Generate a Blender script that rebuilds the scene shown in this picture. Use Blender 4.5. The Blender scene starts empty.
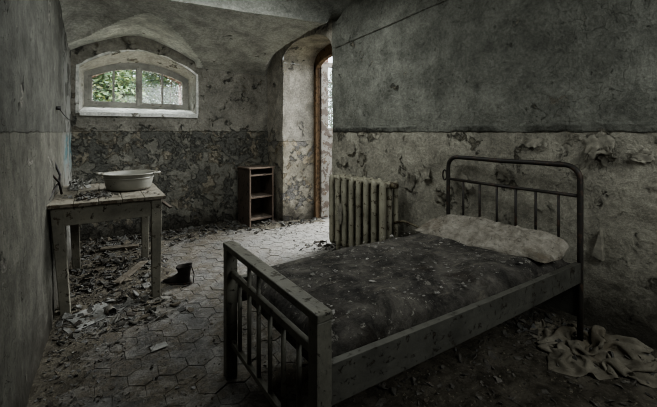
import bpy, math, random
import numpy as np
from mathutils import Vector, Matrix, noise, Euler
R = random.Random(7)
PI = math.pi
S = bpy.context.scene
C = S.collection

# ------------------------------------------------------------------ helpers
class MB:
    """collects shapes, links them as ONE mesh"""
    def __init__(s): s.v = []; s.f = []; s.c = []; s.smooth = []
    def add(s, vs, fs, col=None, smooth=False):
        o = len(s.v); s.v += [tuple(v) for v in vs]
        for f in fs: s.f.append(tuple(i + o for i in f)); s.c.append(col); s.smooth.append(smooth)
    def box(s, x0, x1, y0, y1, z0, z1, M=None, col=None):
        vs = [Vector(p) for p in ((x0,y0,z0),(x1,y0,z0),(x1,y1,z0),(x0,y1,z0),(x0,y0,z1),(x1,y0,z1),(x1,y1,z1),(x0,y1,z1))]
        if M: vs = [M @ v for v in vs]
        s.add(vs, [(3,2,1,0),(4,5,6,7),(0,1,5,4),(1,2,6,5),(2,3,7,6),(3,0,4,7)], col)
    def beam(s, a, b, w, h, up=(0,0,1), taper=1.0):
        """square bar from a to b, w across, h along up"""
        a = Vector(a); b = Vector(b); d = (b-a).normalized(); up = Vector(up)
        side = d.cross(up)
        if side.length < 1e-4: side = d.cross(Vector((1,0,0)))
        side.normalize(); u = side.cross(d).normalized()
        vs = []
        for p, k in ((a,1),(b,taper)):
            for i, j in ((-1,-1),(1,-1),(1,1),(-1,1)):
                vs.append(p + side*(i*w*k/2) + u*(j*h*k/2))
        s.add(vs, [(0,1,2,3),(7,6,5,4),(0,4,5,1),(1,5,6,2),(2,6,7,3),(3,7,4,0)])
    def tube(s, pts, r, n=10, cap=True, closed=False):
        pts = [Vector(p) for p in pts]; m = len(pts); vs = []; fs = []
        rr = r if isinstance(r, (list, tuple)) else [r]*m
        prev = None
        for i, p in enumerate(pts):
            if closed: d = (pts[(i+1)%m]-pts[i-1])
            else: d = pts[min(i+1,m-1)] - pts[max(i-1,0)]
            d.normalize()
            if prev is None:
                a = Vector((0,0,1)) if abs(d.z) < .9 else Vector((1,0,0))
                e = d.cross(a).normalized()
            else:
                e = (prev - d*prev.dot(d)).normalized()
            prev = e; g = d.cross(e)
            for k in range(n):
                t = 2*PI*k/n
                vs.append(p + (e*math.cos(t)+g*math.sin(t))*rr[i])
        for i in range(m if closed else m-1):
            for k in range(n):
                a0 = i*n+k; a1 = i*n+(k+1)%n; j = (i+1)%m
                fs.append((a0, a1, j*n+(k+1)%n, j*n+k))
        if cap and not closed:
            fs.append(tuple(range(n-1,-1,-1))); fs.append(tuple((m-1)*n+k for k in range(n)))
        s.add(vs, fs, smooth=True)
    def lathe(s, prof, cx, cy, n=40, sx=1, sy=1):
        vs = []; fs = []; m = len(prof)
        for r, z in prof:
            for k in range(n):
                t = 2*PI*k/n; vs.append((cx+r*math.cos(t)*sx, cy+r*math.sin(t)*sy, z))
        for i in range(m-1):
            for k in range(n):
                fs.append((i*n+k, i*n+(k+1)%n, (i+1)*n+(k+1)%n, (i+1)*n+k))
        s.add(vs, fs, smooth=True)
    def grid(s, fn, us, ws, smooth=True, flip=False):
        """fn(u,w) -> point on a structured grid"""
        vs = [fn(u, w) for u in us for w in ws]; m = len(ws); fs = []
        for i in range(len(us)-1):
            for j in range(m-1):
                q = (i*m+j, (i+1)*m+j, (i+1)*m+j+1, i*m+j+1)
                fs.append(q[::-1] if flip else q)
        s.add(vs, fs, smooth=smooth)
    def build(s, name, mat, parent=None, weld=0, bevel=0, bseg=2):
        me = bpy.data.meshes.new(name); me.from_pydata(s.v, [], s.f)
        if any(c is not None for c in s.c):
            at = me.color_attributes.new('tint', 'FLOAT_COLOR', 'CORNER'); k = 0
            vals = []
            for f, c in zip(s.f, s.c):
                c = c if c is not None else (.5,.5,.5)
                vals += [c[0],c[1],c[2],1]*len(f)
            at.data.foreach_set('color', vals)
        me.polygons.foreach_set('use_smooth', s.smooth)
        if weld:
            import bmesh
            b = bmesh.new(); b.from_mesh(me); bmesh.ops.remove_doubles(b, verts=b.verts, dist=weld)
            bmesh.ops.recalc_face_normals(b, faces=b.faces)
            b.to_mesh(me); b.free()
        me.update()
        o = bpy.data.objects.new(name, me); C.objects.link(o)
        if mat: me.materials.append(mat)
        if parent:
            o.parent = parent; o.matrix_parent_inverse = Matrix.Translation(parent.location).inverted() if parent.type == 'EMPTY' else Matrix()
        if bevel:
            m = o.modifiers.new('bevel', 'BEVEL'); m.width = bevel; m.segments = bseg; m.limit_method = 'ANGLE'; m.angle_limit = .6
        return o

def tag(o, label=None, cat=None, group=None, kind=None):
    if label: o['label'] = label
    if cat: o['category'] = cat
    if group: o['group'] = group
    if kind: o['kind'] = kind
    return o
def empty(name, loc, label, cat, group=None):
    o = bpy.data.objects.new(name, None); C.objects.link(o); o.location = loc; o.empty_display_size = .05
    return tag(o, label, cat, group)
def struct(o): o['kind'] = 'structure'; return o
def lin(a, b, n): return [a+(b-a)*i/(n-1) for i in range(n)]
def fbm(x, y, z=0, oct=5): return noise.fractal(Vector((x,y,z)), 1.0, 2.0, oct)
def sstep(a, b, x):
    t = max(0, min(1, (x-a)/(b-a))); return t*t*(3-2*t)
def srgb(r, g, b):
    f = lambda c: (c/12.92 if c <= .04045 else ((c+.055)/1.055)**2.4)
    return (f(r/255), f(g/255), f(b/255), 1)

# ------------------------------------------------------------------ materials
class NT:
    def __init__(s, name):
        s.m = bpy.data.materials.new(name); s.m.use_nodes = True
        s.n = s.m.node_tree.nodes; s.l = s.m.node_tree.links; s.n.clear()
        s.out = s.n.new('ShaderNodeOutputMaterial'); s.b = s.n.new('ShaderNodeBsdfPrincipled')
        s.l.new(s.b.outputs[0], s.out.inputs[0])
        s.pos = s.n.new('ShaderNodeNewGeometry').outputs['Position']
    def set(s, sock, v):
        if isinstance(v, bpy.types.NodeSocket): s.l.new(v, sock)
        elif v is not None:
            if sock.type == 'VECTOR' and isinstance(v,(int,float)): v = (v,v,v)
            sock.default_value = v
    def math(s, op, a, b=None, c=None, clamp=False):
        n = s.n.new('ShaderNodeMath'); n.operation = op; n.use_clamp = clamp
        for i, v in enumerate((a,b,c)): s.set(n.inputs[i], v)
        return n.outputs[0]
    def vmath(s, op, a, b=None):
        n = s.n.new('ShaderNodeVectorMath'); n.operation = op
        s.set(n.inputs[0], a)
        if op == 'SCALE': s.set(n.inputs['Scale'], b)
        else: s.set(n.inputs[1], b)
        return n.outputs[0]
    def noise(s, scale, detail=6, rough=.6, vec=None, dist=0, color=False):
        n = s.n.new('ShaderNodeTexNoise'); s.l.new(vec if vec is not None else s.pos, n.inputs['Vector'])
        n.inputs['Scale'].default_value = scale; n.inputs['Detail'].default_value = detail
        n.inputs['Roughness'].default_value = rough; n.inputs['Distortion'].default_value = dist
        return n.outputs['Color' if color else 'Fac']
    def vor(s, scale, vec=None, feature='DISTANCE_TO_EDGE', out='Distance'):
        n = s.n.new('ShaderNodeTexVoronoi'); n.feature = feature
        s.l.new(vec if vec is not None else s.pos, n.inputs['Vector']); n.inputs['Scale'].default_value = scale
        return n.outputs[out]
    def ramp(s, fac, a, b, lo=0., hi=1.):
        n = s.n.new('ShaderNodeMapRange'); n.interpolation_type = 'SMOOTHSTEP'
        s.set(n.inputs['Value'], fac); s.set(n.inputs['From Min'], a); s.set(n.inputs['From Max'], b)
        s.set(n.inputs['To Min'], lo); s.set(n.inputs['To Max'], hi)
        return n.outputs[0]
    def mix(s, fac, a, b, mode='MIX'):
        n = s.n.new('ShaderNodeMix'); n.data_type = 'RGBA'; n.blend_type = mode; n.clamp_factor = True
        s.set(n.inputs[0], fac); s.set(n.inputs[6], a); s.set(n.inputs[7], b)
        return n.outputs[2]
    def scale(s, col, f):
        n = s.n.new('ShaderNodeMix'); n.data_type = 'RGBA'; n.blend_type = 'MULTIPLY'; n.inputs[0].default_value = 1
        s.set(n.inputs[6], col)
        cb = s.n.new('ShaderNodeCombineColor')
        for i in range(3): s.set(cb.inputs[i], f)
        s.l.new(cb.outputs[0], n.inputs[7]); return n.outputs[2]
    def sep(s, v=None):
        n = s.n.new('ShaderNodeSeparateXYZ'); s.l.new(v if v is not None else s.pos, n.inputs[0]); return n.outputs
    def comb(s, x, y, z):
        n = s.n.new('ShaderNodeCombineXYZ')
        for i, v in enumerate((x,y,z)): s.set(n.inputs[i], v)
        return n.outputs[0]
    def warp(s, scale, amt, vec=None):
        c = s.noise(scale, 4, .55, vec, color=True)
        return s.vmath('ADD', vec if vec is not None else s.pos, s.vmath('SCALE', s.vmath('SUBTRACT', c, (.5,.5,.5)), amt))
    def attr(s, name):
        n = s.n.new('ShaderNodeAttribute'); n.attribute_name = name; return n.outputs['Color']
    def bump(s, h, dist, strength=1., prev=None):
        n = s.n.new('ShaderNodeBump'); n.inputs['Distance'].default_value = dist; n.inputs['Strength'].default_value = strength
        s.set(n.inputs['Height'], h)
        if prev is not None: s.l.new(prev, n.inputs['Normal'])
        return n.outputs[0]
    def done(s, col, rough=.9, normal=None, metal=0, spec=.25):
        s.set(s.b.inputs['Base Color'], col); s.set(s.b.inputs['Roughness'], rough)
        s.set(s.b.inputs['Metallic'], metal); s.set(s.b.inputs['Specular IOR Level'], spec)
        if normal is not None: s.l.new(normal, s.b.inputs['Normal'])
        return s.m

def wall_mat(name, up, low, und, und2, t_up=.60, t_low=.54, dado=1.45, pit=.5, relief=.012, streak=0., teal=False, edge=1., psc=2.6, crk=.25, gr=1., p2f=.9, damp0=.25, ledge=0.):
    t = NT(name)
    w = t.warp(3.0, .22)
    z = t.sep()[2]
    ze = t.math('ADD', z, t.math('MULTIPLY', t.math('SUBTRACT', t.noise(7, 6, .65), .5), .045))
    m_up = t.ramp(ze, dado-.006, dado+.006)
    big = t.noise(.8, 5, .6, w); mot = t.noise(5, 10, .72, w); fine = t.noise(38, 6, .7); grit = t.noise(140, 3, .6)
    thr = t.math('ADD', t.math('MULTIPLY', m_up, t_up-t_low), t_low)
    p = t.noise(psc, 14, .70, w)
    # peel more next to the dado edge
    near = t.ramp(t.math('ABSOLUTE', t.math('SUBTRACT', ze, dado-.03)), .0, .10, .05*edge, 0)
    p = t.math('ADD', p, near)
    peel = t.ramp(p, thr, t.math('ADD', thr, .012))
    p2 = t.noise(4.1, 11, .66, t.vmath('ADD', w, (7.3,2.1,5.5)))
    peel2 = t.math('MULTIPLY', t.ramp(p2, .54, .56), t.ramp(p, t.math('SUBTRACT', thr, .05), thr))
    crack = t.math('MULTIPLY', t.ramp(t.vor(6.5, t.warp(5, .25)), .0, .010, 1, 0), t.ramp(t.noise(1.9, 5, .6, w), .54, .62))
    col = t.mix(m_up, low, up)
    col = t.scale(col, t.ramp(mot, .25, .75, .62, 1.38))
    col = t.scale(col, t.ramp(big, .3, .7, .78, 1.2))
    col = t.scale(col, t.ramp(fine, .3, .7, 1-.2*gr, 1+.2*gr)); col = t.scale(col, t.ramp(grit, .3, .7, 1-.12*gr, 1+.12*gr))
    col = t.mix(peel, col, t.scale(und, t.ramp(fine, .3, .7, .6, 1.4)))
    col = t.mix(t.math('MULTIPLY', peel2, p2f), col, t.scale(und2, t.ramp(fine, .3, .7, .75, 1.25)))
    pits = t.ramp(t.noise(16, 8, .75, w), .60, .70, 0, pit)
    col = t.mix(pits, col, (.012,.012,.011,1))
    # shadowy rim round every peeled patch
    rim = t.math('MULTIPLY', t.ramp(p, t.math('SUBTRACT', thr, .012), thr), t.ramp(p, thr, t.math('ADD', thr, .03), 1, 0))
    col = t.mix(t.math('MULTIPLY', rim, .35), col, (.02,.02,.018,1))
    col = t.mix(t.math('MULTIPLY', crack, crk), col, (.015,.015,.014,1))
    if streak:
        x, y, zz = t.sep()
        sv = t.comb(t.math('MULTIPLY', x, 9), t.math('MULTIPLY', y, 9), t.math('MULTIPLY', zz, .55))
        st = t.noise(1.6, 7, .65, sv)
        col = t.scale(col, t.ramp(st, .3, .72, 1-streak, 1+streak))
    if teal:
        x, y, zz = t.sep()
        tm = t.math('MULTIPLY', t.ramp(y, 4.5, 5.0), t.math('MULTIPLY', t.ramp(zz, .9, 1.1), t.ramp(zz, 1.35, 1.47, 1, 0)))
        tm = t.math('MULTIPLY', tm, t.ramp(t.noise(5, 9, .65, w), .46, .5))
        col = t.mix(t.math('MULTIPLY', tm, .85), col, srgb(78,112,116))
        pm = t.math('MULTIPLY', t.ramp(y, 4.3, 5.2), t.ramp(t.noise(4, 9, .65, t.vmath('ADD', w, (3,1,9))), .47, .5))
        col = t.mix(t.math('MULTIPLY', pm, .5), col, srgb(160,159,153))
    if ledge:
        lb = t.math('MULTIPLY', t.ramp(t.math('ABSOLUTE', t.math('SUBTRACT', ze, dado+.030)), .012, .040, 1, 0), t.ramp(t.noise(1.1, 4, .6), .38, .56))
        lump = t.math('MULTIPLY', lb, t.noise(24, 8, .7, w))
        col = t.mix(t.math('MULTIPLY', lb, t.ramp(t.noise(20, 8, .75, w), .42, .60, .25, .85)), col, srgb(52,51,47))
    # damp and dirt at the foot of the wall
    damp = t.ramp(t.math('ADD', z, t.math('MULTIPLY', mot, .5)), damp0, damp0+.4, .8, 0)
    col = t.mix(damp, col, srgb(50,46,40))
    h = t.math('MULTIPLY', m_up, .55)
    h = t.math('SUBTRACT', h, t.math('MULTIPLY', peel, .55))
    h = t.math('SUBTRACT', h, t.math('MULTIPLY', peel2, .35))
    h = t.math('ADD', h, t.math('MULTIPLY', rim, .5))
    h = t.math('ADD', h, t.math('MULTIPLY', mot, 1.3))
    h = t.math('ADD', h, t.math('MULTIPLY', fine, .55))
    h = t.math('ADD', h, t.math('MULTIPLY', grit, .10))
    h = t.math('SUBTRACT', h, t.math('MULTIPLY', crack, .6))
    h = t.math('SUBTRACT', h, t.math('MULTIPLY', pits, .6))
    if ledge: h = t.math('ADD', h, t.math('MULTIPLY', lump, ledge))
    return t.done(col, .93, t.bump(h, relief), spec=.15)

UP = srgb(128,130,124); LOW = srgb(150,146,132)
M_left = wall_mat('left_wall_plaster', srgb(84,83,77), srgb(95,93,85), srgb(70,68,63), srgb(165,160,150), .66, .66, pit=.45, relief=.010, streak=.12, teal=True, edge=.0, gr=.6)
M_right = wall_mat('right_wall_plaster', srgb(122,122,113), srgb(150,146,133), srgb(118,114,101), srgb(172,166,150), .65, .60, relief=.022, psc=3.8, damp0=.45, ledge=2.5)
M_back = wall_mat('back_wall_plaster', srgb(122,119,110), srgb(114,112,103), srgb(92,91,85), srgb(146,138,121), .60, .50, relief=.020, dado=1.46, psc=6.5, p2f=.65)
M_jamb = wall_mat('recess_plaster', srgb(150,145,134), srgb(146,140,126), srgb(116,113,108), srgb(166,154,132), .60, .52, relief=.016, dado=1.3, psc=4)
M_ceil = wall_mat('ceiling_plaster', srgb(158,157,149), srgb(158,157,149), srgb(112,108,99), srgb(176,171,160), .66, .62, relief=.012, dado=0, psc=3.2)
M_lun = wall_mat('window_vault_lit_plaster', srgb(196,196,188), srgb(196,196,188), srgb(150,146,136), srgb(176,170,158), .68, .64, relief=.010, dado=0, psc=3.2)
M_ceilf = wall_mat('shaded_ceiling_plaster', srgb(110,110,103), srgb(110,110,103), srgb(84,80,72), srgb(130,126,116), .66, .62, relief=.012, dado=0, psc=3.2)  # darker copy of the ceiling plaster, shade painted into the front part
M_white = wall_mat('reveal_whitewash', srgb(164,161,152), srgb(164,161,152), srgb(108,104,96), srgb(142,134,120), .60, .60, relief=.008, dado=0, pit=.4, psc=5)
M_sill = wall_mat('sill_whitewash', srgb(204,203,196), srgb(204,203,196), srgb(150,146,136), srgb(160,152,138), .60, .60, relief=.008, dado=0, pit=.3, psc=5)

def wood_mat(name, paint, bare, t_peel=.5, dust=0., dustcol=None, grain=(1,1,.12), rough=.75, relief=.005, psc=16, speck=.5):
    t = NT(name)
    gx = t.vmath('MULTIPLY', t.pos, tuple(g*30 for g in grain))
    gr = t.noise(1.0, 6, .6, gx)
    w = t.warp(12, .04)
    p = t.noise(psc, 12, .72, w)
    peel = t.ramp(p, t_peel, t_peel+.05)
    c = t.scale(paint, t.ramp(t.noise(4, 8, .7), .3, .7, .65, 1.3))
    b = t.scale(bare, t.ramp(gr, .25, .75, .45, 1.5))
    col = t.mix(peel, c, b)
    col = t.mix(t.ramp(t.noise(34, 7, .72), .6, .7, 0, speck), col, (.015,.013,.011,1))
    if dust:
        nz = t.n.new('ShaderNodeNewGeometry').outputs['Normal']
        up = t.sep(nz)[2]
        dm = t.math('MULTIPLY', t.ramp(up, .5, .95), t.ramp(t.noise(7, 9, .7), .35, .65, dust*.35, dust))
        col = t.mix(dm, col, dustcol or srgb(140,134,120))
    h = t.math('SUBTRACT', t.math('MULTIPLY', gr, .5), t.math('MULTIPLY', peel, .5))
    h = t.math('ADD', h, t.math('MULTIPLY', t.noise(60, 5, .7), .3))
    return t.done(col, rough, t.bump(h, relief), spec=.3)

M_table = wood_mat('flaking_table_paint', srgb(120,116,104), srgb(78,70,58), .56, .7, srgb(150,144,128), (1,1,.1))
M_tabletop = wood_mat('dusty_tabletop', srgb(104,97,85), srgb(76,66,54), .5, .7, srgb(142,137,124), (1,.12,1))
M_cab = wood_mat('old_brown_wood', srgb(72,63,55), srgb(52,45,39), .52, .45, srgb(120,112,98), (1,1,.1))
M_cabin = wood_mat('cabinet_edge_wood', srgb(98,85,74), srgb(70,60,51), .56, .4, srgb(124,117,104), (.1,1,1))
M_frame = wood_mat('weathered_window_wood', srgb(150,148,140), srgb(112,106,96), .58, .3, srgb(160,156,146), (1,1,.2))
M_doorframe = wood_mat('brown_door_frame', srgb(120,98,74), srgb(90,72,52), .5, 0, None, (1,1,.08))
M_plank = wood_mat('grey_plank', srgb(98,91,80), srgb(78,69,56), .5, .5, srgb(116,110,98), (.1,1,1))
M_bedwood = wood_mat('flaking_bed_enamel', srgb(106,104,94), srgb(58,53,45), .57, .35, srgb(126,122,109), (1,1,.3), .5, psc=26, speck=.35)
M_rail = wood_mat('dusty_bed_rail', srgb(76,75,69), srgb(62,57,49), .57, .35, srgb(112,109,99), (.2,1,1), .6, psc=26, speck=.35)

def door_mat():
    t = NT('peeling_door_paint')
    w = t.warp(10, .06)
    p = t.noise(7, 10, .68, w)
    col = t.mix(t.ramp(p, .5, .53), srgb(124,120,112), srgb(86,77,69))
    col = t.mix(t.ramp(t.noise(11, 8, .7, w), .56, .6), col, srgb(88,74,60))
    return t.done(col, .8, t.bump(t.math('ADD', t.math('MULTIPLY', p, 1), t.noise(60,5,.6)), .006))
M_door = door_mat()

def metal_mat(name, paint, rust, thr=.5, rough=.55):
    t = NT(name); w = t.warp(20, .03)
    p = t.noise(18, 9, .7, w)
    col = t.mix(t.ramp(p, thr, thr+.03), t.scale(paint, t.ramp(t.noise(5,6,.6), .3,.7,.7,1.3)), t.scale(rust, t.ramp(t.noise(50,5,.6),.3,.7,.5,1.5)))
    return t.done(col, rough, t.bump(t.math('ADD', p, t.math('MULTIPLY', t.noise(90,4,.6), .4)), .003), metal=.0, spec=.35)
M_iron = metal_mat('rusted_bed_iron', srgb(50,47,43), srgb(66,54,45), .54)
M_rad = metal_mat('flaking_radiator_paint', srgb(144,140,123), srgb(84,74,60), .57)
M_radd = metal_mat('grimy_radiator_paint', srgb(96,90,72), srgb(62,50,36), .5)
M_hook = metal_mat('black_hook_iron', srgb(40,37,34), srgb(70,50,38), .55)
M_tin = metal_mat('dull_tin', srgb(128,124,116), srgb(78,56,40), .54, .45)

def enamel():
    t = NT('chipped_enamel')
    p = t.noise(14, 8, .7)
    col = t.scale(srgb(138,136,126), t.ramp(t.noise(5,6,.6), .3,.7,.78,1.12))
    col = t.mix(t.ramp(p, .64, .67), col, srgb(46,38,32))
    nz = t.sep(t.n.new('ShaderNodeNewGeometry').outputs['Normal'])[2]
    col = t.mix(t.math('MULTIPLY', t.ramp(nz, .6, .95), .75), col, srgb(104,98,86))
    return t.done(col, .42, t.bump(p, .002), spec=.4)
M_enamel = enamel()

def mattress_mat():
    t = NT('mouldy_mattress_ticking'); w = t.warp(4, .2)
    x, y, z = t.sep()
    a = t.noise(1.9, 11, .72, w); b = t.noise(7, 12, .8, w); d = t.noise(30, 9, .8)
    sv = t.comb(t.math('MULTIPLY', x, 3), t.math('MULTIPLY', y, 14), z)
    st = t.noise(1.5, 8, .7, sv)
    col = t.mix(t.ramp(a, .35, .65), srgb(44,42,40), srgb(98,94,87))
    col = t.scale(col, t.ramp(b, .33, .67, .4, 1.65))
    col = t.mix(t.ramp(st, .54, .70, 0, .55), col, srgb(134,127,114))
    col = t.mix(t.ramp(t.noise(2.2, 6, .6, t.vmath('ADD', w, (4,4,4))), .58, .66, 0, .6), col, srgb(46,38,31))
    sp = t.math('MULTIPLY', t.ramp(d, .585, .635), t.ramp(t.noise(3,5,.6), .38, .55))
    col = t.mix(t.math('MULTIPLY', sp, .85), col, srgb(178,174,162))
    col = t.mix(t.math('MULTIPLY', t.ramp(t.noise(5.5,9,.7,t.vmath('ADD', w, (1,8,2))), .63, .66), .6), col, srgb(150,146,136))
    h = t.math('ADD', t.math('MULTIPLY', b, 1.1), t.math('MULTIPLY', d, .3))
    h = t.math('ADD', h, t.math('MULTIPLY', st, .9))
    return t.done(col, .8, t.bump(h, .024), spec=.25)
M_matt = mattress_mat()

def cloth_mat(name, a_, b_, scale=5, relief=.006, stain=None):
    t = NT(name); w = t.warp(4, .15)
    a = t.noise(scale, 9, .7, w)
    col = t.mix(t.ramp(a, .3, .7), b_, a_)
    col = t.mix(t.ramp(t.noise(3.2, 7, .65, w), .52, .64, 0, .75), col, stain or srgb(82,66,48))
    col = t.mix(t.ramp(t.noise(28, 6, .7), .58, .68, 0, .6), col, (.03,.026,.02,1))
    h = t.math('ADD', t.math('MULTIPLY', t.noise(11, 8, .65, t.warp(7, .2)), 1), t.math('MULTIPLY', t.noise(150,3,.5), .12))
    return t.done(col, .92, t.bump(h, relief), spec=.15)
M_pillow = cloth_mat('stained_pillow_cloth', srgb(178,172,160), srgb(120,114,102), 9, .05, srgb(116,104,88))
M_cloth = cloth_mat('dirty_grey_rag', srgb(142,136,122), srgb(96,91,80), 7, .008, srgb(100,92,78))
M_paper = cloth_mat('dirty_paper', srgb(150,149,144), srgb(96,95,90), 9, .003)
M_leather = cloth_mat('cracked_dark_leather', srgb(52,48,44), srgb(26,24,22), 12, .006, srgb(30,26,24))

def floor_mat():
    t = NT('worn_hexagonal_tile'); w = t.warp(3, .3)
    tint = t.attr('tint')
    col = t.scale(tint, t.ramp(t.noise(5, 10, .74, w), .25, .75, .5, 1.5))
    dirt = t.ramp(t.noise(2.6, 12, .74, w), .40, .58, .15, .85)
    col = t.mix(dirt, col, t.scale(srgb(92,84,70), t.ramp(t.noise(30, 7, .7), .3, .7, .45, 1.5)))
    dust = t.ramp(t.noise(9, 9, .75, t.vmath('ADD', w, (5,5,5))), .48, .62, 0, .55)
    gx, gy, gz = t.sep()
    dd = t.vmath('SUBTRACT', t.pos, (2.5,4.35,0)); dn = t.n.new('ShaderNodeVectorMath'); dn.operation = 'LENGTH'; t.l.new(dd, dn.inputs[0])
    dust = t.math('MAXIMUM', dust, t.math('MULTIPLY', t.ramp(dn.outputs['Value'], .5, 1.5, .85, 0), t.ramp(t.noise(12, 8, .72), .32, .55)))  # second term paints the pool of door light as a pale patch
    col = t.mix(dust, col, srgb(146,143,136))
    col = t.mix(t.ramp(t.noise(40, 9, .8), .54, .66, 0, .8), col, (.02,.018,.015,1))
    h = t.math('ADD', t.noise(22, 9, .78), t.math('MULTIPLY', t.noise(70, 5, .7), .6))
    h = t.math('ADD', h, t.math('MULTIPLY', dirt, .4))
    return t.done(col, t.ramp(t.noise(6,6,.6), .3,.7,.5,.8), t.bump(h, .020), spec=.4)
M_floor = floor_mat()
def dirt_mat():
    t = NT('crumbled_dirt'); w = t.warp(5, .2)
    col = t.mix(t.ramp(t.noise(7, 10, .74, w), .3, .7), srgb(60,56,49), srgb(116,110,98))
    col = t.mix(t.ramp(t.noise(40, 8, .75), .57, .66), col, srgb(150,142,124))
    col = t.mix(t.ramp(t.noise(24, 8, .75), .56, .66, 0, .8), col, (.018,.015,.012,1))
    h = t.math('ADD', t.noise(26, 9, .75), t.math('MULTIPLY', t.noise(85, 5, .7), .5))
    return t.done(col, .95, t.bump(h, .022), spec=.1)
M_dirt = dirt_mat()
def chip_mat():
    t = NT('plaster_chips'); tint = t.attr('tint')
    col = t.scale(tint, t.ramp(t.noise(30, 7, .7), .3, .7, .6, 1.35))
    return t.done(col, .93, t.bump(t.noise(60,5,.7), .004), spec=.12)
M_chip = chip_mat()
def flake_mat():
    t = NT('peeling_paint_sheet')
    col = t.scale(srgb(134,130,118), t.ramp(t.noise(14, 8, .7), .3, .7, .6, 1.35))
    return t.done(col, .9, t.bump(t.noise(40,6,.7), .006), spec=.15)
M_flake = flake_mat()
def brick_mat():
    t = NT('red_brick')
    n = t.n.new('ShaderNodeTexBrick'); x, y, z = t.sep()
    t.l.new(t.comb(t.math('ADD', x, y), z, 0), n.inputs['Vector'])
    n.inputs['Scale'].default_value = 4.5; n.inputs['Color1'].default_value = srgb(96,66,56); n.inputs['Color2'].default_value = srgb(84,62,53)
    n.inputs['Mortar'].default_value = srgb(170,160,146)
    col = t.scale(n.outputs['Color'], t.ramp(t.noise(9,8,.7), .3,.7,.6,1.3))
    return t.done(col, .9, t.bump(n.outputs['Fac'], -.006))
M_brick = brick_mat()
def leaf_mat(name, a, b):
    t = NT(name); tint = t.attr('tint')
    t.l.new(t.mix(t.noise(6,3,.5), a, b), t.b.inputs['Base Color']); 
    col = t.mix(1, t.mix(t.noise(3,3,.5), a, b), tint, 'MULTIPLY')
    t.n.remove(t.b)
    d = t.n.new('ShaderNodeBsdfDiffuse'); tr = t.n.new('ShaderNodeBsdfTranslucent'); mx = t.n.new('ShaderNodeMixShader')
    mx.inputs[0].default_value = .45; t.l.new(col, d.inputs[0]); t.l.new(col, tr.inputs[0])
    t.l.new(d.outputs[0], mx.inputs[1]); t.l.new(tr.outputs[0], mx.inputs[2]); t.l.new(mx.outputs[0], t.out.inputs[0])
    return t.m
M_leaf = leaf_mat('green_leaves', srgb(150,160,134), srgb(98,114,90))
def simple(name, c, rough=.9):
    t = NT(name); return t.done(t.scale(c, t.ramp(t.noise(8,7,.7), .3,.7,.6,1.4)), rough, t.bump(t.noise(20,6,.7), .01))
M_bark = simple('bark', srgb(86,74,60)); M_earth = simple('outdoor_earth', srgb(110,108,84))
def glass_mat():
    t = NT('dirty_window_glass'); t.n.remove(t.b)
    tr = t.n.new('ShaderNodeBsdfTransparent'); tr.inputs[0].default_value = (.94,.96,.95,1)
    gl = t.n.new('ShaderNodeBsdfGlossy'); gl.inputs['Roughness'].default_value = .08
    fr = t.n.new('ShaderNodeFresnel'); fr.inputs[0].default_value = 1.45
    m1 = t.n.new('ShaderNodeMixShader'); t.l.new(fr.outputs[0], m1.inputs[0]); t.l.new(tr.outputs[0], m1.inputs[1]); t.l.new(gl.outputs[0], m1.inputs[2])
    tl = t.n.new('ShaderNodeBsdfTranslucent'); tl.inputs[0].default_value = (.75,.76,.74,1)
    m2 = t.n.new('ShaderNodeMixShader'); t.l.new(t.ramp(t.noise(5,8,.7), .42,.68,.0,.035), m2.inputs[0])
    t.l.new(m1.outputs[0], m2.inputs[1]); t.l.new(tl.outputs[0], m2.inputs[2]); t.l.new(m2.outputs[0], t.out.inputs[0])
    return t.m
M_glass = glass_mat()

# ------------------------------------------------------------------ camera
cam = bpy.data.cameras.new('camera'); co = bpy.data.objects.new('camera', cam); C.objects.link(co)
cam.sensor_width = 36; cam.lens = 354/657*36; cam.shift_y = -71.5/657; cam.clip_start = .02
co.location = (0,0,1.45); co.rotation_euler = (PI/2, 0, -math.radians(32.8)); S.camera = co

# ------------------------------------------------------------------ room shell
YB = 5.6; YF = -1.3; YE = 4.15
def xl(y): return -.31 + .02*(y-3)
def xr(y): return 2.94 - .1*y
def ye(x): return 3.76 + .19*(2.56-x)
def ceil_z(x, y):
    zc = 2.82 + .025*(2.56-x); e = ye(x)
    if y >= e: z = zc - .43*((y-e)/(YB-e))**1.2
    else: z = zc + .06 + .42*(1-math.exp(-(e-y)/.45))
    u = max(0, min(1, (x-xl(y)+.1)/.35)); z -= .15*(1-u)**2
    if y >= e:
        zl = 2.80 - .29*abs((x-.45)/.75)**1.45                     # small vault over the window
        d = y-4.6; zd = (3.0 - .50*d**2.2 if d > 0 else 3.0 - .20*(-d/.85)**1.4) - 1.7*(2.40-x)   # and over the door
        z = max(z, zd) if x > 1.2 else max(z, zl)
    return z
def lean(z): return .05*min(z,.95) + .010*max(0,z-.95)
SIL = 1.70; WX0 = -.235; WX1 = 1.22; WCX = (WX0+WX1)/2
def warch(x): return 2.30 + .28*(1-((x-WCX)/(WX1-WCX))**2)
def wn(x, y, z, a=.010): return a*fbm(x*1.7+3, y*1.7, z*1.7, 5) + a*.5*fbm(x*6, y*6+9, z*6, 3)

# ceiling
mb = MB()

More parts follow.
